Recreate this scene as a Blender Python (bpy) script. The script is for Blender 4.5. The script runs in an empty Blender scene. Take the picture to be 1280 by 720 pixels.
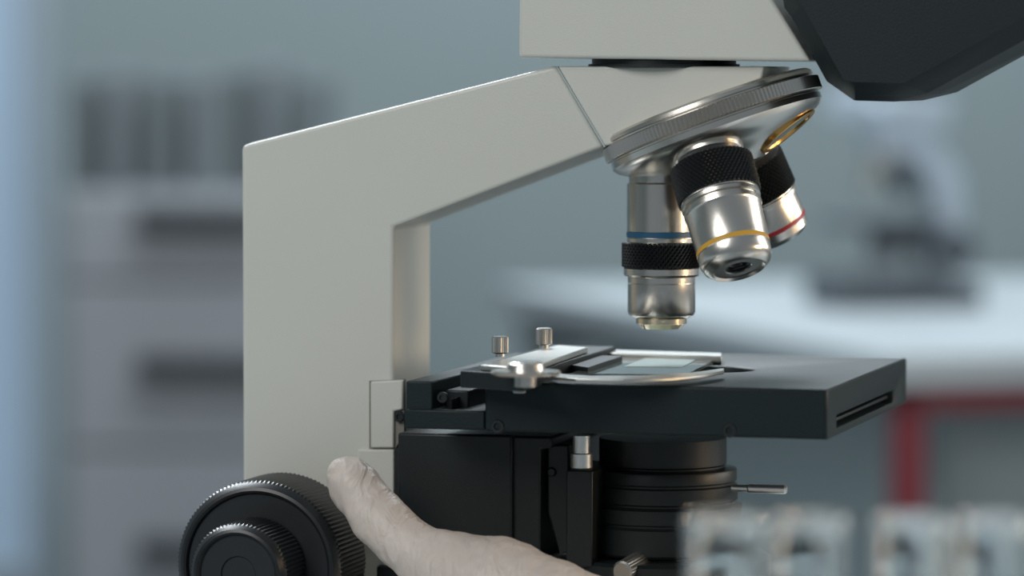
import bpy, bmesh, math, random
from mathutils import Vector, Matrix
random.seed(3)
scene = bpy.context.scene
try:
    scene.view_settings.view_transform = 'Standard'
    scene.view_settings.look = 'None'
except Exception as e:
    print(e)

# ------------------------------------------------------------------ camera
F = 4800.0
CAM = Vector((0, -1.28, 1.19))
PITCH = math.atan(269 / F)
cam = bpy.data.cameras.new("camera")
cam.lens = 135; cam.sensor_width = 36
cam.clip_start = 0.05; cam.clip_end = 50
co = bpy.data.objects.new("camera", cam)
scene.collection.objects.link(co)
co.location = CAM
co.rotation_euler = (math.radians(90) - PITCH, 0, 0)
scene.camera = co
cam.dof.use_dof = True
cam.dof.focus_distance = 1.255
cam.dof.aperture_fstop = 6.8

fwd = Vector((0, math.cos(PITCH), -math.sin(PITCH)))
upv = Vector((0, math.sin(PITCH), math.cos(PITCH)))
rgt = Vector((1, 0, 0))
TH = math.radians(16)
ct, st = math.cos(TH), math.sin(TH)
T = Vector((0.0499, 0, 0))

def ray(u, v):
    return fwd + rgt * ((u - 640) / F) + upv * ((360 - v) / F)
def to_local(w):
    d = w - T
    return Vector((d.x * ct - d.y * st, d.x * st + d.y * ct, d.z))
def P(u, v, Y):
    """measured position on the microscope-local plane y=Y"""
    d = ray(u, v)
    a = to_local(CAM); b = to_local(CAM + d)
    k = (Y - a.y) / (b.y - a.y)
    return a + (b - a) * k
def G(u, v, z):
    d = ray(u, v)
    k = (z - CAM.z) / d.z
    return to_local(CAM + d * k)
def W(u, v, dist):
    d = ray(u, v)
    return CAM + d * (dist / d.y)

# ------------------------------------------------------------------ materials
def mat(name, col, rough=0.5, metal=0.0, bump=0.0, bscale=200.0, var=0.0, vscale=20.0, coat=0.0,
        spec=0.5, sss=0.0, trans=0.0, emis=None, estr=0.0, aniso=0.0):
    m = bpy.data.materials.new(name)
    m.use_nodes = True
    nt = m.node_tree
    b = nt.nodes["Principled BSDF"]
    b.inputs["Base Color"].default_value = (*col, 1)
    b.inputs["Roughness"].default_value = rough
    b.inputs["Metallic"].default_value = metal
    b.inputs["Specular IOR Level"].default_value = spec
    b.inputs["Coat Weight"].default_value = coat
    b.inputs["Anisotropic"].default_value = aniso
    if sss:
        b.inputs["Subsurface Weight"].default_value = sss
        b.inputs["Subsurface Radius"].default_value = (0.01, 0.006, 0.004)
        b.inputs["Subsurface Scale"].default_value = 0.5
    if trans:
        b.inputs["Transmission Weight"].default_value = trans
    if emis:
        b.inputs["Emission Color"].default_value = (*emis, 1)
        b.inputs["Emission Strength"].default_value = estr
    tc = nt.nodes.new("ShaderNodeTexCoord")
    if var:
        n = nt.nodes.new("ShaderNodeTexNoise"); n.inputs["Scale"].default_value = vscale
        n.inputs["Detail"].default_value = 4
        nt.links.new(tc.outputs["Object"], n.inputs["Vector"])
        mx = nt.nodes.new("ShaderNodeMix"); mx.data_type = 'RGBA'
        mx.inputs[6].default_value = (*[c * (1 - var) for c in col], 1)
        mx.inputs[7].default_value = (*[min(1, c * (1 + var)) for c in col], 1)
        nt.links.new(n.outputs["Fac"], mx.inputs[0])
        nt.links.new(mx.outputs[2], b.inputs["Base Color"])
    if bump:
        n2 = nt.nodes.new("ShaderNodeTexNoise"); n2.inputs["Scale"].default_value = bscale
        n2.inputs["Detail"].default_value = 3
        nt.links.new(tc.outputs["Object"], n2.inputs["Vector"])
        bp = nt.nodes.new("ShaderNodeBump"); bp.inputs["Strength"].default_value = bump
        bp.inputs["Distance"].default_value = 0.001
        nt.links.new(n2.outputs["Fac"], bp.inputs["Height"])
        nt.links.new(bp.outputs["Normal"], b.inputs["Normal"])
    return m

M_cream = mat("cream_enamel", (0.635, 0.635, 0.58), 0.34, bump=0.10, bscale=2200, var=0.02, vscale=30)
M_seam = mat("seam_blue_grey", (0.42, 0.49, 0.49), 0.5, var=0.03)
M_gap = mat("panel_shadow_gap", (0.20, 0.19, 0.16), 0.6, var=0.03)
M_black = mat("black_anodised", (0.010, 0.014, 0.015), 0.40, bump=0.05, bscale=1500, var=0.1, spec=0.4)
M_stage = mat("stage_black_enamel", (0.006, 0.014, 0.0155), 0.46, bump=0.12, bscale=1500, var=0.1, spec=0.28)
M_rubber = mat("knurled_black", (0.012, 0.014, 0.016), 0.36, var=0.15, vscale=200)
M_bino = mat("bino_black_plastic", (0.010, 0.018, 0.020), 0.45, bump=0.08, bscale=1500, var=0.1, spec=0.3)
M_chrome = mat("brushed_chrome", (0.66, 0.63, 0.58), 0.24, 1.0, var=0.04, vscale=80, aniso=0.5)
M_chrome2 = mat("satin_steel", (0.58, 0.57, 0.54), 0.33, 1.0, var=0.05, vscale=80)
M_bright = mat("bright_steel_rod", (0.85, 0.84, 0.80), 0.3, 0.85, var=0.03, vscale=80)
M_gold = mat("brass_thread", (0.80, 0.46, 0.14), 0.28, 1.0, var=0.05)
M_brasst = mat("lens_mount_brass", (0.85, 0.72, 0.52), 0.2, 1.0, var=0.05)
M_blue = mat("blue_band", (0.012, 0.085, 0.17), 0.4, var=0.05)
M_yel = mat("yellow_band", (0.65, 0.36, 0.04), 0.4, var=0.05)
M_red = mat("red_band", (0.45, 0.02, 0.03), 0.4, var=0.05)
M_lens = mat("objective_lens", (0.005, 0.006, 0.01), 0.05, coat=1.0, var=0.05)
M_acryl = mat("clear_acrylic_knob", (0.70, 0.78, 0.78), 0.12, trans=0.45, var=0.04)
M_slide = mat("slide_glass", (0.80, 0.92, 0.90), 0.03, trans=0.92, var=0.02)
M_label = mat("specimen_tint", (0.42, 0.54, 0.50), 0.35, trans=0.5, var=0.25, vscale=260)

# ------------------------------------------------------------------ mesh helpers
def empty(name, loc=(0, 0, 0), rotz=0):
    e = bpy.data.objects.new(name, None); scene.collection.objects.link(e)
    e.location = loc; e.rotation_euler = (0, 0, rotz); e.empty_display_size = 0.05
    return e
def mk(name, bm, mats, parent=None, bevel=0.0, seg=2, sharp=35, matrix=None, flat=None):
    bmesh.ops.recalc_face_normals(bm, faces=bm.faces[:])
    lim = math.radians(sharp)
    for f in bm.faces: f.smooth = not (flat is not None and f.material_index == flat)
    for e in bm.edges:
        if len(e.link_faces) == 2 and e.calc_face_angle(0) > lim: e.smooth = False
    me = bpy.data.meshes.new(name); bm.to_mesh(me); bm.free()
    for m in (mats if isinstance(mats, (list, tuple)) else [mats]): me.materials.append(m)
    o = bpy.data.objects.new(name, me); scene.collection.objects.link(o)
    if matrix is not None: o.matrix_local = matrix
    if parent: o.parent = parent
    if bevel:
        b = o.modifiers.new("bevel", 'BEVEL'); b.width = bevel; b.segments = seg
        b.limit_method = 'ANGLE'; b.angle_limit = math.radians(30); b.harden_normals = False
    return o
def prism(name, pts, y0, y1, mats, parent=None, bevel=0.0, seg=2):
    bm = bmesh.new()
    a = [bm.verts.new((p[0], y0, p[1])) for p in pts]
    b = [bm.verts.new((p[0], y1, p[1])) for p in pts]
    n = len(pts)
    bm.faces.new(a); bm.faces.new(b[::-1])
    for i in range(n):
        bm.faces.new((a[i], b[i], b[(i + 1) % n], a[(i + 1) % n]))
    return mk(name, bm, mats, parent, bevel, seg)
def slab(name, pts, z0, z1, mats, parent=None, bevel=0.0, seg=2):
    bm = bmesh.new()
    a = [bm.verts.new((p[0], p[1], z0)) for p in pts]
    b = [bm.verts.new((p[0], p[1], z1)) for p in pts]
    n = len(pts)
    bm.faces.new(a[::-1]); bm.faces.new(b)
    for i in range(n):
        bm.faces.new((a[i], a[(i + 1) % n], b[(i + 1) % n], b[i]))
    return mk(name, bm, mats, parent, bevel, seg)
def box(name, x0, x1, y0, y1, z0, z1, mats, parent=None, bevel=0.0, seg=2):
    return slab(name, [(x0, y0), (x1, y0), (x1, y1), (x0, y1)], z0, z1, mats, parent, bevel, seg)
def pxz(l, Y):
    r = []
    for (u, v) in l:
        p = P(u, v, Y); r.append((p.x, p.z))
    return r
def pxy(l, z):
    r = []
    for (u, v) in l:
        p = G(u, v, z); r.append((p.x, p.y))
    return r
def axis_matrix(origin, d):
    q = Vector(d).normalized().to_track_quat('Z', 'Y')
    return Matrix.Translation(Vector(origin)) @ q.to_matrix().to_4x4()
def lathe(name, prof, mats, parent=None, origin=(0, 0, 0), d=(0, 0, 1), seg=96, scale=1.0, cap=True, flat=None):
    """prof: (r, t, mat_index, knurl_amp, phase)"""
    bm = bmesh.new(); rings = []
    for p in prof:
        r, t = p[0] * scale, p[1] * scale
        amp = (p[3] if len(p) > 3 else 0) * scale; ph = p[4] if len(p) > 4 else 0
        if r <= 1e-7:
            rings.append([bm.verts.new((0, 0, t))])
        else:
            ring = []
            for i in range(seg):
                a = 2 * math.pi * i / seg
                rr = r + (amp if (i + ph) % 2 else 0)
                ring.append(bm.verts.new((rr * math.cos(a), rr * math.sin(a), t)))
            rings.append(ring)
    for k in range(len(rings) - 1):
        A, B = rings[k], rings[k + 1]
        mi = prof[k + 1][2] if len(prof[k + 1]) > 2 else 0
        for i in range(seg):
            j = (i + 1) % seg
            if len(A) == 1 and len(B) == 1: continue
            if len(A) == 1: f = bm.faces.new((A[0], B[i], B[j]))
            elif len(B) == 1: f = bm.faces.new((A[i], A[j], B[0]))
            elif flat is not None and mi == flat:
                if (i + k) % 2:
                    fs = [bm.faces.new((A[i], A[j], B[j])), bm.faces.new((A[i], B[j], B[i]))]
                else:
                    fs = [bm.faces.new((A[i], A[j], B[i])), bm.faces.new((A[j], B[j], B[i]))]
                for q in fs: q.material_index = mi
                continue
            else: f = bm.faces.new((A[i], A[j], B[j], B[i]))
            f.material_index = mi
    if cap:
        if len(rings[0]) > 1: bm.faces.new(rings[0])
        if len(rings[-1]) > 1: bm.faces.new(rings[-1])
    return mk(name, bm, mats, parent, matrix=axis_matrix(origin, d), sharp=28, flat=flat)
def cyl(name, origin, d, r, L, m, parent=None, seg=48, ch=0.0005, knurl=0):
    pr = [(r - ch, 0), (r, ch, 0, knurl), (r, L - ch, 0, knurl), (r - ch, L)]
    return lathe(name, [(0, 0)] + pr + [(0, L)], m, parent, origin, d, seg)
def boolean_cut(o, cutters):
    for c in cutters:
        md = o.modifiers.new("cut", 'BOOLEAN'); md.operation = 'DIFFERENCE'; md.object = c
        md.solver = 'EXACT'
    bpy.context.view_layer.update()
    dg = bpy.context.evaluated_depsgraph_get()
    me = bpy.data.meshes.new_from_object(o.evaluated_get(dg))
    o.modifiers.clear(); o.data = me
    for c in cutters: bpy.data.objects.remove(c, do_unlink=True)

# ================================================================== MICROSCOPE
BENCH = 0.90
scope = empty("compound_microscope", T, -TH)

# ---- stand / arm
YA = -0.021
arm_pts = pxz([(302, 183), (312, 179), (690, 83), (695, 83), (754, 184), (492, 284), (492, 700)], YA)
xl = arm_pts[0][0]
arm_pts = arm_pts + [(arm_pts[-1][0], 0.935), (xl, 0.935)]
prism("stand_arm", arm_pts, YA, -YA, M_cream, scope, 0.0012, 3)
s_pts = pxz([(695, 83.5), (697, 83.5), (756.5, 183), (754.5, 184)], YA)
prism("arm_seam", s_pts, YA + 0.0002, -YA - 0.0002, M_seam, scope)
n_pts = pxz([(697, 83), (955, 83), (952, 98), (905, 118), (790, 172), (756, 183)], YA)
prism("arm_nose", n_pts, YA, -YA, M_cream, scope, 0.0007, 3)
# cover panels on the arm
prism("rack_cover_panel", pxz([(463, 477), (503, 475), (503, 512), (492, 514), (492, 560), (463, 560)], -0.0225), -0.0225, -0.0195, M_cream, scope, 0.0005)
prism("lower_cover_panel", pxz([(447, 562), (492, 562), (492, 790), (447, 790)], -0.0220), -0.0220, -0.019, M_cream, scope, 0.0005)
prism("panel_gap", pxz([(461.5, 476), (505, 474.5), (505, 540), (494, 561), (461.5, 561)], -0.0212), -0.0212, -0.019, M_gap, scope)

# ---- head
YH = -0.026
prism("viewing_head", pxz([(648, 72), (1013, 77), (966, 0), (905, -105), (650, -130)], YH), YH, -YH, M_cream, scope, 0.0012, 3)
zh = P(830, 76, 0).z; za = P(830, 84, 0).z
lathe("head_dovetail_ring", [(0, 0), (24.5, 0), (25.2, 0.4), (25.2, 1.2), (24, 1.3), (24, (zh - za) * 1000 + 1.0), (0, (zh - za) * 1000 + 1)],
      M_black, scope, (P(830, 80, 0).x, 0, za - 0.0002), (0, 0, 1), 96, 0.001)
# ---- inclined binocular body
YB = -0.034
prism("binocular_body", pxz([(962, -10), (985, 22), (1040, 122), (1066, 126), (1135, 128), (1290, 43), (1430, -35), (1370, -150), (1010, -150)], YB), YB, -YB, M_bino, scope, 0.006, 1)
bd = Vector((math.cos(math.radians(30)), 0, math.sin(math.radians(30))))
for i, yy in enumerate((-0.031, 0.031)):
    pb = P(1370, -75, 0); pb.y = yy
    lathe("eyepiece_%d" % (i + 1), [(0, 0), (14.5, 0), (14.5, 40), (17, 41), (17, 62), (15, 64), (12, 63), (0, 62)], M_bino, scope, pb, bd, 64, 0.001)

# ---- nosepiece
TILT = math.radians(20)
n = Vector((math.sin(TILT), 0, -math.cos(TILT)))
Cn = P(889, 146, 0)
tA = Cn.x / math.sin(TILT)
apex = Cn - n * tA
prof = [(0, -11), (19, -11), (19, -4.6), (35.4, -4.4), (36.4, -3.6), (36.6, -2.4), (36.0, -2.1), (36.0, -1.6), (36.9, -1.4), (37.1, -1.1, 0, 0.8, 0)]
prof += [(37.1, 3.0, 0, 0.8, 0), (36.9, 3.3), (36.2, 3.6), (36.2, 4.0), (36.7, 4.3), (36.7, 6.2), (36.0, 7.2), (34.9, 8.2), (32, 9.9), (26, 12.2), (14, 16.4), (12.5, 18), (11, 18.6), (0, 19)]
lathe("revolving_nosepiece", prof, M_chrome, scope, Cn, n, 320, 0.001)

e1 = Vector((math.cos(TILT), 0, math.sin(TILT)))
def odir(az):
    r = e1 * math.cos(az) + Vector((0, 1, 0)) * math.sin(az)
    return n * math.cos(TILT) + r * math.sin(TILT)
def knurl(r, s0, s1, rows=8, mi=1, amp=0.9):
    out = [(r - 0.6, s0, mi)]
    for i in range(rows + 1):
        s = s0 + 0.4 + (s1 - s0 - 0.8) * i / rows
        out.append((r - 0.5, s, mi, amp, i % 2))
    out.append((r - 0.6, s1, mi))
    return out
MO = [M_chrome, M_rubber, M_blue, M_brasst, M_lens]
blue = [(0, 60), (11.0, 60), (11.0, 68), (11.7, 68.6), (11.7, 84.4), (11.5, 84.6), (11.75, 84.8, 2), (11.75, 86.4, 2), (11.5, 86.6), (11.7, 86.8), (11.7, 87.9)] \
    + knurl(12.9, 88, 96.6) + [(12.7, 96.8), (12.7, 98.8), (12.3, 99.4), (11.3, 99.7), (11.3, 101.5), (11.1, 101.7), (11.3, 101.9), (11.3, 111.2), (10.8, 112.4), (8.9, 113.4), (8.6, 113.5, 3), (8.6, 115.2, 3), (7.9, 115.4, 3), (6.3, 117.0, 3), (3, 117.2, 3), (2.6, 116.6, 4), (0, 116.3, 4)]
lathe("objective_blue_band", blue, MO, scope, apex, odir(math.pi), 108, 0.001, flat=1)
MO2 = [M_chrome, M_rubber, M_yel, M_brasst, M_lens]
yel = [(0, 60), (11.3, 60), (11.3, 63.2), (11.7, 63.5), (11.7, 67.5), (11.2, 68)] + knurl(13.6, 69.5, 82, 12) + \
    [(12.8, 82.3), (13.1, 82.8), (13.1, 84.0), (12.2, 84.4), (12.2, 85.0), (12.9, 85.4), (12.9, 86.7), (12.5, 87.4), (12.1, 98.5), (12.0, 99.2), (12.15, 99.5, 2), (12.15, 100.8, 2), (12.0, 101), (11.9, 104), (10.9, 106.2), (9.2, 107.6), (8.8, 107.8), (8.0, 107.0), (4.5, 107.0), (4.0, 106.6), (3.0, 106.2, 4), (2.8, 105.4, 4), (0, 105.2, 4)]
lathe("objective_yellow_band", yel, MO2, scope, apex, odir(-math.pi / 2), 108, 0.001, flat=1)
MO3 = [M_chrome, M_rubber, M_red, M_brasst, M_lens]
red = [(0, 60), (11.3, 60), (11.3, 67.5), (11.8, 68)] + knurl(13.4, 70, 83, 12) + \
    [(12.8, 83.3), (13.1, 83.7), (13.1, 85), (12.4, 85.4), (12.4, 93.0), (12.45, 93.2, 2), (12.45, 94.4, 2), (12.3, 94.6), (12.1, 97.2), (10.5, 99), (8, 99.2), (7.4, 98.5), (0, 98.2, 4)]
lathe("objective_red_band", red, MO3, scope, apex, odir(math.pi / 2), 108, 0.001, flat=1)
sp = (tA * 1000 + 21.54) / 1.0628
hole = [(0, sp - 2.6), (8.3, sp - 2.6), (8.6, sp - 2.2), (8.4, sp - 1.8), (8.8, sp - 1.4), (8.6, sp - 0.8), (9.2, sp + 0.3), (10.8, sp + 0.5), (11.2, sp + 0.3), (11.4, sp - 3)]
lathe("empty_objective_port", hole, M_gold, scope, apex, odir(0), 96, 0.001, cap=False)

# ---- stage
YS = -0.07
c_tr = P(1034, 487, YS); c_br = P(1034, 550, YS)
ZT, ZB = c_tr.z, c_br.z
XR = c_tr.x
XLs = P(505, 540, YS).x
XPl = P(606, 480, YS).x
zmid = P(560, 513, YS).z
stage = box("stage_plate", XPl, XR, YS, 0.07, ZB, ZT, M_stage, scope)
def cut_box(x0, x1, y0, y1, z0, z1):
    return box("cut", x0, x1, y0, y1, z0, z1, M_stage, scope)
pts = []
for i in range(33):
    a = -math.pi / 2 + math.pi * i / 32
    pts.append((0.018 + 0.0135 * math.cos(a), 0.0135 * math.sin(a)))
for i in range(33):
    a = math.pi / 2 + math.pi * i / 32
    pts.append((-0.012 + 0.0135 * math.cos(a), 0.0135 * math.sin(a)))
cutA = slab("cut", pts, ZT - 0.004, ZT + 0.01, M_black, scope)
h = ZT - ZB
cutB = cut_box(XR - 0.006, XR + 0.01, -0.054, 0.046, ZB + h * 0.14, ZB + h * 0.40)
boolean_cut(stage, [cutA, cutB])
bv = stage.modifiers.new("bevel", 'BEVEL'); bv.width = 0.0008; bv.segments = 2; bv.limit_method = 'ANGLE'; bv.angle_limit = math.radians(40)
box("stage_slot_rail", XR - 0.005, XR - 0.002, -0.053, 0.045, ZB + h * 0.22, ZB + h * 0.30, M_black, scope, 0.0004)
box("stage_lower_carriage", XLs, XPl - 0.0003, YS + 0.001, 0.06, ZB, zmid, M_stage, scope, 0.0006)
box("stage_left_wall", XLs, XLs + 0.009, YS + 0.002, 0.06, zmid - 0.001, ZT - 0.0005, M_stage, scope, 0.0006)
box("stage_left_rail", XLs + 0.010, XPl - 0.009, YS + 0.012, 0.06, zmid - 0.001, ZT - 0.004, M_black, scope, 0.0006)
box("stage_rack_rail", XLs + 0.015, XPl - 0.012, YS + 0.003, 0.055, zmid, zmid + 0.0035, M_black, scope, 0.0004)
for i, (u, v, r) in enumerate([(622, 533, 2.3), (912, 538, 2.3), (553, 497, 1.8), (499, 521, 1.8)]):
    p = P(u, v, YS + (0.0 if u > 600 else 0.002))
    if u < 500: p = P(u, v, -0.0225)
    p.y += 0.001
    lathe("stage_screw_%d" % i, [(0, 0), (r, 0), (r, 1.2), (r - 0.3, 1.5), (r * 0.5, 1.5), (r * 0.45, 0.9), (0, 0.9)], M_black, scope, p, (0, -1, 0), 32, 0.001)

# ---- mechanical slide holder on stage
HZ = ZT + 0.0030
slab("holder_base_plate", pxy([(575, 463), (655, 468), (770, 433), (690, 431)], ZT + 0.0045), ZT - 0.001, ZT + 0.0045, M_black, scope, 0.0005)
slab("holder_silver_plate", pxy([(600, 456), (660, 460), (735, 434), (697, 431)], ZT + 0.0065), ZT + 0.0045, ZT + 0.0065, M_chrome2, scope, 0.0005)
slab("holder_back_arm", pxy([(722, 440), (735, 436), (902, 441), (902, 445), (760, 441)], HZ), ZT + 0.0006, HZ, M_chrome2, scope, 0.0004)
out = [(690, 464), (705, 467.5), (740, 469.5), (800, 469), (860, 466), (905, 460)]
inn = [(905, 463), (880, 468), (840, 472), (780, 474), (720, 473), (685, 469)]
slab("holder_front_finger", pxy(out + inn, HZ), ZT + 0.0018, HZ, M_chrome2, scope, 0.0003)
slab("slide_guide_dark", pxy([(715, 456), (752, 444), (778, 445), (735, 459)], ZT + 0.003), ZT + 0.0004, ZT + 0.003, M_black, scope, 0.0003)
for i, (u, v) in enumerate([(625, 446), (680, 435)]):
    p = G(u, v, ZT + 0.0065)
    lathe("holder_thumbscrew_%d" % i, [(0, 0), (1.6, 0), (1.6, 1.0), (2.2, 1.2), (2.5, 1.5, 0, 0.22), (2.5, 6.3, 0, 0.22), (2.2, 6.7), (0, 6.8)], M_chrome2, scope, p, (0, 0, 1), 48, 0.001)
p = G(657, 465, ZT + 0.0058)
lathe("holder_pivot_disc", [(0, -4.6), (3.5, -4.6), (3.5, -1), (10.4, -0.8), (11.0, -0.2), (10.6, 0.4), (6, 0.8), (5.6, 2.6), (4.6, 3.2), (0, 3.3)], M_chrome, scope, p, (0, 0, 1), 72, 0.001)
p2 = P(649, 492, YS - 0.0065)
lathe("coaxial_clear_knob", [(0, 0), (2.0, 0.2), (2.3, 1.0), (2.3, 3.4), (3.0, 4.2), (3.0, 8.6), (2.6, 9.2), (0, 9.4)], M_acryl, scope, p2, (0, 0, 1), 8, 0.001)
cyl("clear_knob_bracket", (p2.x, p2.y, p2.z + 0.0065), (0, 1, 0), 0.0012, 0.02, M_chrome2, scope)

# ---- substage carriage
YC = -0.030
prism("substage_carriage", pxz([(497, 541), (690, 546), (690, 560), (676, 562), (676, 700), (655, 704), (497, 704)], YC), YC, 0.03, M_black, scope, 0.0008)
prism("carriage_inner_cheek", pxz([(497, 541), (640, 544), (640, 700), (497, 700)], YC - 0.002), YC - 0.002, YC + 0.001, M_black, scope, 0.0008)
prism("carriage_bracket", pxz([(684, 556), (711, 556), (711, 690), (700, 694), (684, 640)], -0.026), -0.026, 0.026, M_black, scope, 0.0006)
p = P(690, 590, -0.026)
cyl("bracket_screw", p + Vector((0, 0.001, 0)), (0, -1, 0), 0.0016, 0.002, M_black, scope)
pz0 = P(727, 586, -0.028)
lathe("steel_guide_post", [(0, 0), (3.4, 0), (3.7, 0.5), (3.7, 5), (2.9, 5.3), (2.9, 11), (0, 11)], M_bright, scope, (pz0.x, -0.028, pz0.z), (0, 0, 1), 48, 0.001)
box("guide_post_foot", pz0.x - 0.004, pz0.x + 0.005, -0.033, 0.0, pz0.z - 0.032, pz0.z, M_black, scope, 0.0006)
def zc(v): return P(828, v, 0).z
prof = []
for (r, v) in [(0, 546), (80, 546), (80, 578), (78, 580), (78, 582), (92, 584), (93, 586), (93, 598), (91, 600), (91, 602),
                   (94, 604), (94, 622), (92, 624), (92, 626), (100, 629), (100, 646), (98, 648), (98, 650), (102, 653), (102, 684), (100, 687), (86, 690), (86, 740), (0, 740)]:
    prof.append((r * 0.2667, (zc(546) - zc(v)) * 1000, 0))
lathe("condenser", prof, M_black, scope, (0.0006, 0, zc(546)), (0, 0, -1), 144, 0.001)
pr = P(920, 610, -0.004)
lathe("iris_lever", [(0, -6), (1.2, -6), (1.2, 4), (1.5, 4.5), (1.5, 16.5), (1.1, 17.2), (0, 17.3)], M_bright, scope, pr, (1, 0, 0.0), 32, 0.001)
lathe("condenser_fork_ring", [(24.5, 0), (35.5, 0), (36.4, 0.8), (36.4, 9), (35, 10), (24.5, 10), (24.5, 0)], M_black, scope, (0.0006 , 0, zc(698) - 0.008), (0, 0, 1), 120, 0.001, cap=False)
prism("condenser_fork_arm", pxz([(655, 690), (760, 690), (760, 730), (655, 730)], -0.018), -0.018, 0.018, M_black, scope, 0.0008)
cyl("condenser_centering_screw", P(781, 713, -0.036) + Vector((0, -0.004, 0)), (0.15, 1, 0.1), 0.0034, 0.02, M_chrome2, scope, 48, knurl=0.0002)
box("carriage_back_block", P(497, 541, 0).x, P(680, 541, 0).x, -0.024, 0.024, 1.0, P(600, 700, 0).z, M_black, scope, 0.001)

# ---- base
xb0 = xl - 0.012
pb = [(xb0, -0.062), (xb0 + 0.01, -0.072), (0.02, -0.072), (0.075, -0.055), (0.095, -0.025), (0.095, 0.025), (0.075, 0.055), (0.02, 0.072), (xb0 + 0.01, 0.072), (xb0, 0.062)]
slab("foot_base", pb, BENCH + 0.003, 0.942, M_cream, scope, 0.003, 3)
for i, (x, y) in enumerate([(xb0 + 0.02, -0.05), (xb0 + 0.02, 0.05), (0.06, -0.035), (0.06, 0.035)]):
    cyl("rubber_foot_%d" % i, (x, y, BENCH), (0, 0, 1), 0.008, 0.004, M_rubber, scope)
lathe("field_illuminator", [(0, 0), (30, 0), (30, 14), (27, 16), (20, 17), (19, 15), (0, 15)], M_black, scope, (0, 0, 0.941), (0, 0, 1), 96, 0.001)

# ---- focus knobs (both sides)
kc = P(320, 710, -0.065)
for sgn, nm in ((-1, "left"), (1, "right")):
    y0 = 0.018 * sgn
    d = (0, sgn, 0)
    cp = [(0, 0), (19, 0), (19, 17), (27.5, 17.2), (28.0, 17.8), (28.1, 19, 0, 0.6), (28.1, 43.5, 0, 0.6), (27.7, 45), (26.4, 46.6), (25.4, 47), (24.6, 46.6), (24.0, 45.2), (19.6, 45), (19, 45), (0, 45)]
    lathe("coarse_focus_knob_" + nm, cp, M_rubber, scope, (kc.x, y0, kc.z), d, 240, 0.001)
    fp = [(0, 44), (14.6, 44), (15.0, 45), (16.2, 46, 0, 0.5), (16.2, 63, 0, 0.5), (15.8, 64.2), (14.8, 65.6), (13.9, 66), (13.2, 65.5), (12.6, 64.3), (6, 64), (5.6, 63.4), (0, 63.4)]
    lathe("fine_focus_knob_" + nm, fp, M_rubber, scope, (kc.x, y0, kc.z), d, 150, 0.001)

# ---- glass slide
sl = empty("microscope_slide", T, -TH)
slab("glass_plate", pxy([(712, 467), (775, 444), (900, 446), (858, 468)], ZT + 0.0015), ZT + 0.0004, ZT + 0.0015, M_slide, sl)
slab("specimen_smear", pxy([(780, 458), (808, 447), (872, 448), (852, 459)], ZT + 0.0016), ZT + 0.0015, ZT + 0.0016, M_label, sl)

# ================================================================== HAND
M_glove = mat("latex_glove", (0.64, 0.56, 0.50), 0.44, sss=0.12, var=0.05, vscale=60)
nt = M_glove.node_tree
b = nt.nodes["Principled BSDF"]; tc = nt.nodes.new("ShaderNodeTexCoord")
n1 = nt.nodes.new("ShaderNodeTexNoise"); n1.inputs["Scale"].default_value = 120; n1.inputs["Detail"].default_value = 4; n1.inputs["Distortion"].default_value = 1.2
mp = nt.nodes.new("ShaderNodeMapping"); mp.inputs["Rotation"].default_value = (0, 0.75, 0); mp.inputs["Scale"].default_value = (1.5, 0.8, 0.6)
nt.links.new(tc.outputs["Object"], mp.inputs["Vector"]); nt.links.new(mp.outputs["Vector"], n1.inputs["Vector"])
bp = nt.nodes.new("ShaderNodeBump"); bp.inputs["Strength"].default_value = 0.7; bp.inputs["Distance"].default_value = 0.002
nt.links.new(n1.outputs["Fac"], bp.inputs["Height"]); nt.links.new(bp.outputs["Normal"], b.inputs["Normal"])
M_sleeve = mat("lab_coat_cotton", (0.7, 0.74, 0.78), 0.85, bump=0.4, bscale=60, var=0.04)

def chain_mesh(bm, joints):
    for a, b_ in zip(joints[:-1], joints[1:]):
        pa, ra = a; pb_, rb = b_
        L = (pb_ - pa).length
        nn = max(2, int(L / (min(ra, rb) * 0.22)))
        for i in range(nn + 1):
            t = i / nn
            m_ = Matrix.Translation(pa.lerp(pb_, t)) @ Matrix.Scale(ra + (rb - ra) * t, 4)
            bmesh.ops.create_icosphere(bm, subdivisions=3, radius=1.0, matrix=m_)
def J(l):
    return [(P(u, v, y), r / 1000) for (u, v, y, r) in l]
bm = bmesh.new()
wr = (940, 890, -0.083, 20)
# thumb with distal pad, interphalangeal knuckle and thenar mound
chain_mesh(bm, J([(434, 596, -.0600, 7.1), (443, 609, -.061, 8.5), (457, 628, -.062, 8.5), (474, 648, -.064, 9.3), (500, 675, -.067, 9.3), (530, 697, -.069, 10.4), (560, 712, -.071, 12.8), (620, 734, -.076, 16.3), (690, 768, -.079, 17.5), (780, 818, -.082, 18), wr]))
# index, middle, ring, little finger curling round the knob
chain_mesh(bm, J([wr, (650, 805, -.090, 11), (530, 838, -.094, 9.0), (430, 857, -.075, 7.9), (378, 848, -.055, 6.9)]))
chain_mesh(bm, J([wr, (665, 845, -.095, 11), (545, 890, -.100, 9.0), (445, 908, -.080, 7.9), (395, 895, -.060, 6.9)]))
chain_mesh(bm, J([wr, (700, 885, -.092, 10.5), (590, 935, -.095, 8.4), (500, 945, -.074, 7.5), (455, 928, -.056, 6.7)]))
chain_mesh(bm, J([wr, (745, 920, -.086, 9.5), (650, 965, -.086, 7.5), (580, 970, -.068, 6.6), (540, 955, -.055, 6.0)]))
chain_mesh(bm, J([(690, 790, -.085, 14), (760, 850, -.086, 17), wr]))
chain_mesh(bm, J([wr, (1040, 920, -.086, 24), (1150, 945, -.09, 28)]))
me = bpy.data.meshes.new("gloved_hand"); bm.to_mesh(me); bm.free()
me.materials.append(M_glove)
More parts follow.
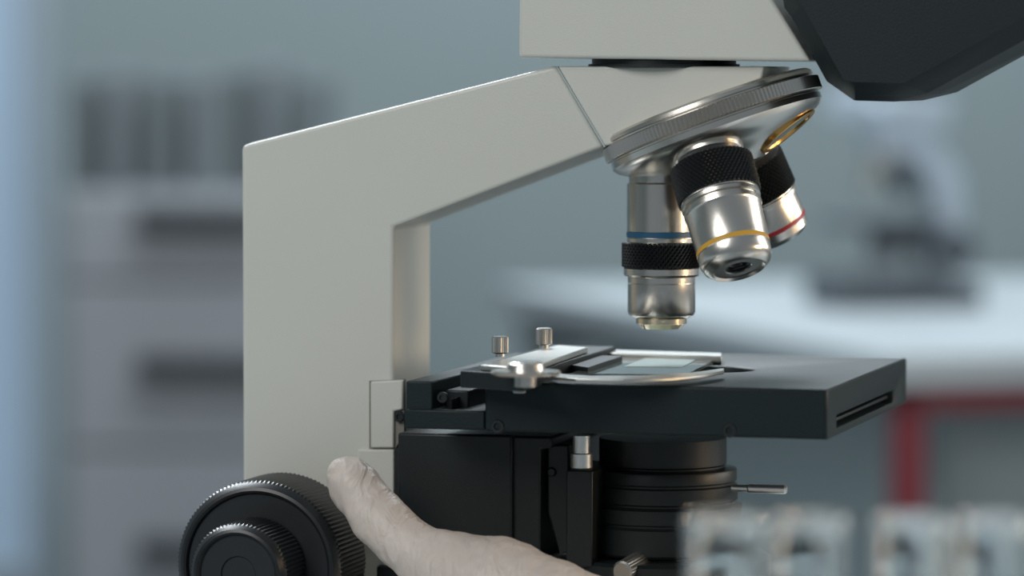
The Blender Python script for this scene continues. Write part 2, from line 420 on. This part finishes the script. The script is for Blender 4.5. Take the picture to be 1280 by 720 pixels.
hand = bpy.data.objects.new("gloved_hand", me); scene.collection.objects.link(hand)
hand.location = T; hand.rotation_euler = (0, 0, -TH)
rm = hand.modifiers.new("remesh", 'REMESH'); rm.mode = 'VOXEL'; rm.voxel_size = 0.0009; rm.use_smooth_shade = True
sm = hand.modifiers.new("smooth", 'SMOOTH'); sm.factor = 0.6; sm.iterations = 8
tx = bpy.data.textures.new("latex_folds", 'CLOUDS'); tx.noise_scale = 0.011; tx.noise_depth = 2
dm = hand.modifiers.new("folds", 'DISPLACE'); dm.texture = tx; dm.strength = 0.0022; dm.mid_level = 0.5; dm.texture_coords = 'LOCAL'
bm = bmesh.new()
chain_mesh(bm, J([(1110, 938, -.089, 30), (1250, 962, -.094, 36), (1450, 985, -.10, 41), (1800, 1000, -.11, 45)]))
me = bpy.data.meshes.new("lab_coat_sleeve"); bm.to_mesh(me); bm.free(); me.materials.append(M_sleeve)
sv = bpy.data.objects.new("lab_coat_sleeve", me); scene.collection.objects.link(sv); sv.parent = hand
rm = sv.modifiers.new("remesh", 'REMESH'); rm.mode = 'VOXEL'; rm.voxel_size = 0.003; rm.use_smooth_shade = True

# ================================================================== BENCH + TUBES
M_bench = mat("bench_laminate", (0.28, 0.32, 0.34), 0.35, var=0.04, vscale=8)
M_benchb = mat("bench_cabinet", (0.45, 0.48, 0.5), 0.5, var=0.03)
bench = empty("lab_bench", (0, 0, 0))
box("bench_top", -1.1, 1.3, -0.72, 0.34, BENCH - 0.03, BENCH, M_bench, bench, 0.003)
box("bench_cabinet_left", -1.05, -0.35, -0.66, 0.30, 0.0, BENCH - 0.03, M_benchb, bench, 0.003)
box("bench_cabinet_right", 0.5, 1.25, -0.66, 0.30, 0.0, BENCH - 0.03, M_benchb, bench, 0.003)

M_tube = mat("tube_glass", (0.97, 0.99, 0.99), 0.02, trans=1.0)
M_rack = mat("rack_plastic", (0.30, 0.34, 0.36), 0.4, var=0.03)
TD = 0.86
rack_y = TD - 1.28
us = [908, 1010, 1140, 1242, 1345]
xs = []
for i, u in enumerate(us):
    w = W(u, 644, TD)
    xs.append(w.x)
    zt_ = w.z
    R = 8.6
    L = (zt_ - 0.912) * 1000
    pr = [(0, 0)]
    for k in range(1, 9):
        a = math.pi / 2 * k / 8
        pr.append((R * math.sin(a), R * (1 - math.cos(a))))
    pr += [(R, L - 4.0), (R + 0.5, L - 3.0), (R + 0.8, L - 1.6), (R + 0.3, L), (R - 0.6, L), (R - 1.0, L - 1.5), (R - 1.0, R)]
    for k in range(7, -1, -1):
        a = math.pi / 2 * k / 8
        pr.append(((R - 1.0) * math.sin(a), R - (R - 1.0) * math.cos(a)))
    lathe("test_tube" if i == 0 else "test_tube.%03d" % i, pr, M_tube, None, (w.x, rack_y, 0.912), (0, 0, 1), 64, 0.001, cap=False)
rack = empty("test_tube_rack")
x0, x1 = xs[0] - 0.02, xs[-1] + 0.02
tp = box("top_plate", x0, x1, rack_y - 0.02, rack_y + 0.02, 1.026, 1.030, M_rack, rack)
cuts = [lathe("cut", [(0, 0), (9.4, 0), (9.4, 20), (0, 20)], M_rack, rack, (x, rack_y, 1.018), (0, 0, 1), 48, 0.001) for x in xs]
boolean_cut(tp, cuts)
box("bottom_plate", x0, x1, rack_y - 0.02, rack_y + 0.02, BENCH, 0.9115, M_rack, rack, 0.001)
box("side_left", x0 - 0.004, x0, rack_y - 0.02, rack_y + 0.02, BENCH, 1.030, M_rack, rack, 0.001)
box("side_right", x1, x1 + 0.004, rack_y - 0.02, rack_y + 0.02, BENCH, 1.030, M_rack, rack, 0.001)

# ================================================================== ROOM
M_wall = mat("wall_paint", (0.27, 0.325, 0.332), 0.8, var=0.03, vscale=2)
M_floor = mat("vinyl_floor", (0.24, 0.27, 0.29), 0.5, var=0.06, vscale=5)
M_ceil = mat("ceiling_paint", (0.5, 0.52, 0.53), 0.9, var=0.02)
BY = 3.75
box("floor", -2.6, 3.0, -2.2, BY + 0.1, -0.05, 0.0, M_floor)
box("wall_back", -2.6, 3.0, BY, BY + 0.1, 0.0, 2.9, M_wall)
box("wall_left", -2.7, -2.6, -2.2, BY + 0.1, 0.0, 2.9, M_wall)
box("baseboard_back", -2.6, 3.0, BY - 0.015, BY, 0.0, 0.1, M_ceil)
M_day = mat("daylight_pane", (0.3, 0.4, 0.5), 0.3, emis=(0.42, 0.56, 0.72), estr=0.22, var=0.02)
M_fr = mat("window_frame_white", (0.36, 0.42, 0.47), 0.5, var=0.02)
win = empty("window_1")
wx1 = W(40, 300, BY + 1.28).x
box("pane", wx1 - 0.9, wx1, BY - 0.02, BY - 0.004, 0.55, 2.3, M_day, win)
box("frame_right", wx1, wx1 + 0.03, BY - 0.04, BY - 0.001, 0.5, 2.35, M_fr, win, 0.003)
box("frame_bottom", wx1 - 0.93, wx1, BY - 0.04, BY - 0.001, 0.5, 0.55, M_fr, win, 0.003)
box("frame_top", wx1 - 0.93, wx1, BY - 0.04, BY - 0.001, 2.3, 2.35, M_fr, win, 0.003)
box("frame_left", wx1 - 0.93, wx1 - 0.9, BY - 0.04, BY - 0.001, 0.55, 2.3, M_fr, win, 0.003)

M_cab = mat("cabinet_grey", (0.36, 0.375, 0.40), 0.55, var=0.03, vscale=4)
M_cab2 = mat("cabinet_carcass", (0.27, 0.29, 0.31), 0.6, var=0.03)
M_hand = mat("dark_handle", (0.035, 0.045, 0.05), 0.5, var=0.05)
cabn = empty("drawer_cabinet")
CD = 4.15
cx0, cx1 = W(78, 300, CD).x, W(440, 300, CD).x
ctop = W(300, 238, CD).z
yc = CD - 1.28
box("carcass", cx0, cx1, yc + 0.02, yc + 0.50, 0.0, ctop, M_cab2, cabn, 0.003)
zs = [ctop - 0.004] + [W(300, v, CD).z for v in (352, 562, 790)] + [0.36, 0.08]
for i in range(5):
    box("drawer_front_%d" % i, cx0 + 0.006, cx1 - 0.006, yc, yc + 0.02, zs[i + 1] + 0.003, zs[i] - 0.003, M_cab, cabn, 0.002)
hx0, hx1 = W(172, 300, CD).x, W(345, 300, CD).x
hz = [W(300, v, CD).z for v in (272, 457, 685)] + [0.47, 0.26]
for i, z in enumerate(hz):
    box("drawer_handle_%d" % i, hx0, hx1, yc - 0.022, yc, z - 0.012, z + 0.012, M_hand, cabn, 0.004)
M_bind = [mat("binder_dark", (0.17, 0.20, 0.21), 0.6, var=0.05), mat("binder_mid", (0.22, 0.25, 0.265), 0.6, var=0.05)]
bnd = empty("row_of_binders")
u = 84; i = 0
while u < 470:
    w_ = random.choice([30, 36, 42])
    a = W(u, 200, CD + 0.06).x; b2 = W(u + w_, 200, CD + 0.06).x
    if b2 > cx1: break
    zt2 = W(u, random.choice([78, 90, 98]), CD + 0.06).z
    box("binder_%d" % i, a, b2, yc + 0.06, yc + 0.30, ctop, zt2, M_bind[i % 2], bnd, 0.003)
    u += w_ + random.choice([4, 14, 18]); i += 1

M_ttop = mat("white_laminate", (0.48, 0.53, 0.555), 0.35, var=0.02)
M_redf = mat("red_powder_coat", (0.22, 0.028, 0.04), 0.5, var=0.05)
M_greyf = mat("grey_powder_coat", (0.27, 0.31, 0.32), 0.5, var=0.05)
tab = empty("lab_table")
C0 = Vector((0.294, 3.0 - 1.28)); a = Vector((-0.296, 0.955)); bb = Vector((0.955, 0.296))
TZ = 0.97
def TP(i, j):
    q = C0 + bb * i + a * j
    return (q.x, q.y)
slab("table_top", [TP(0, 0), TP(1.5, 0), TP(1.5, 1.05), TP(0, 1.05)], TZ - 0.028, TZ, M_ttop, tab, 0.003)
slab("apron_front", [TP(0.02, 0.02), TP(1.48, 0.02), TP(1.48, 0.05), TP(0.02, 0.05)], TZ - 0.048, TZ - 0.028, M_redf, tab)
slab("apron_back", [TP(0.02, 1.0), TP(1.48, 1.0), TP(1.48, 1.03), TP(0.02, 1.03)], TZ - 0.07, TZ - 0.028, M_greyf, tab)
for i, (p_, q_) in enumerate([(0.02, 0.02), (1.43, 0.02), (0.02, 0.98), (1.43, 0.98)]):
    slab("table_leg_%d" % i, [TP(p_, q_), TP(p_ + 0.022, q_), TP(p_ + 0.022, q_ + 0.022), TP(p_, q_ + 0.022)], 0.0, TZ - 0.028, M_redf if i < 2 else M_greyf, tab)
M_under = mat("under_table_cabinet", (0.30, 0.36, 0.37), 0.6, var=0.03)
slab("pedestal", [TP(0.10, 0.12), TP(1.3, 0.12), TP(1.3, 0.97), TP(0.10, 0.97)], 0.0, TZ - 0.03, M_under, tab, 0.003)

# second microscope, far away on the table
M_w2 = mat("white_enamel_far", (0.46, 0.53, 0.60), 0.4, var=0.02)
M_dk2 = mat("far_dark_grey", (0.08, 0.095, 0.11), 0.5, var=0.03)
m2c = W(1120, 340, 3.62)
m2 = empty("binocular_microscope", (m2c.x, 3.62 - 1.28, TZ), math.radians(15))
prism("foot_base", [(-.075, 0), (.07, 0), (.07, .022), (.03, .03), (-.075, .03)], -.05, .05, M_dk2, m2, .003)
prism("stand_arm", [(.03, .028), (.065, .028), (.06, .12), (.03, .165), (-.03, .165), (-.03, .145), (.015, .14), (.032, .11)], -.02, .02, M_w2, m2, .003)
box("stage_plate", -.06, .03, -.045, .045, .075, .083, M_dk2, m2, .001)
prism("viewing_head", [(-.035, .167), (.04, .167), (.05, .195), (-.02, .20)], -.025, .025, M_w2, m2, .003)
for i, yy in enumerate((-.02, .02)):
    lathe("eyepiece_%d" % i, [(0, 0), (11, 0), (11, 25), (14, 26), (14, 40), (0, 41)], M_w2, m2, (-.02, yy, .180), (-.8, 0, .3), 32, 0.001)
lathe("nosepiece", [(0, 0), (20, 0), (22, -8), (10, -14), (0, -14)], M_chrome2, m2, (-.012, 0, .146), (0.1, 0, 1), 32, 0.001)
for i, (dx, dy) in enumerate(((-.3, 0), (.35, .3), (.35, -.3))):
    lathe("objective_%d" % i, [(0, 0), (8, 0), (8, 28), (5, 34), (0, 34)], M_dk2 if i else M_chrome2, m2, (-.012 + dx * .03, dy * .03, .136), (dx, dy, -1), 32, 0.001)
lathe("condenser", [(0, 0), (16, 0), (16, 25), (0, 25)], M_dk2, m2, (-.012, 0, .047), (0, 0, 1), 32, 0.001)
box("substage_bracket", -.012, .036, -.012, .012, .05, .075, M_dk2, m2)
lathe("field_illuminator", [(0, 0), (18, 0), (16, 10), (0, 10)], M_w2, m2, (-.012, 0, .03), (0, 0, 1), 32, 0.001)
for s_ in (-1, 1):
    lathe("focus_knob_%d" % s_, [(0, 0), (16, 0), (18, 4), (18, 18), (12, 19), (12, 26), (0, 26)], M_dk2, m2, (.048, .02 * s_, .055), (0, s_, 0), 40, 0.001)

# ================================================================== LIGHTS
def area(name, loc, target, size, energy, col, sy=None):
    l = bpy.data.lights.new(name, 'AREA'); l.energy = energy; l.size = size; l.color = col
    if sy: l.shape = 'RECTANGLE'; l.size_y = sy
    o = bpy.data.objects.new(name, l); scene.collection.objects.link(o)
    o.location = loc
    o.rotation_euler = (Vector(target) - Vector(loc)).to_track_quat('-Z', 'Y').to_euler()
    return o
area("softbox_key", (-1.0, -1.3, 2.1), (0.0, 0, 1.1), 0.9, 16, (1.0, 0.98, 0.95))
area("rim_light", (-0.5, 0.9, 2.1), (0.0, 0, 1.15), 0.5, 22, (0.88, 0.95, 1.0))
area("side_softbox", (1.5, 0.35, 1.5), (0.0, 0, 1.15), 0.7, 9, (1.0, 0.95, 0.88))
area("warm_bench_lamp", (1.0, -0.25, 1.2), (0.08, 0, 1.15), 0.2, 2.2, (1.0, 0.70, 0.40))
area("ceiling_panel_light", (0.2, 2.4, 2.8), (0.2, 2.4, 0), 1.6, 62, (0.86, 0.94, 1.0))
w = bpy.data.worlds.new("world"); scene.world = w; w.use_nodes = True
bg = w.node_tree.nodes["Background"]
bg.inputs[0].default_value = (0.62, 0.72, 0.80, 1); bg.inputs[1].default_value = 0.30
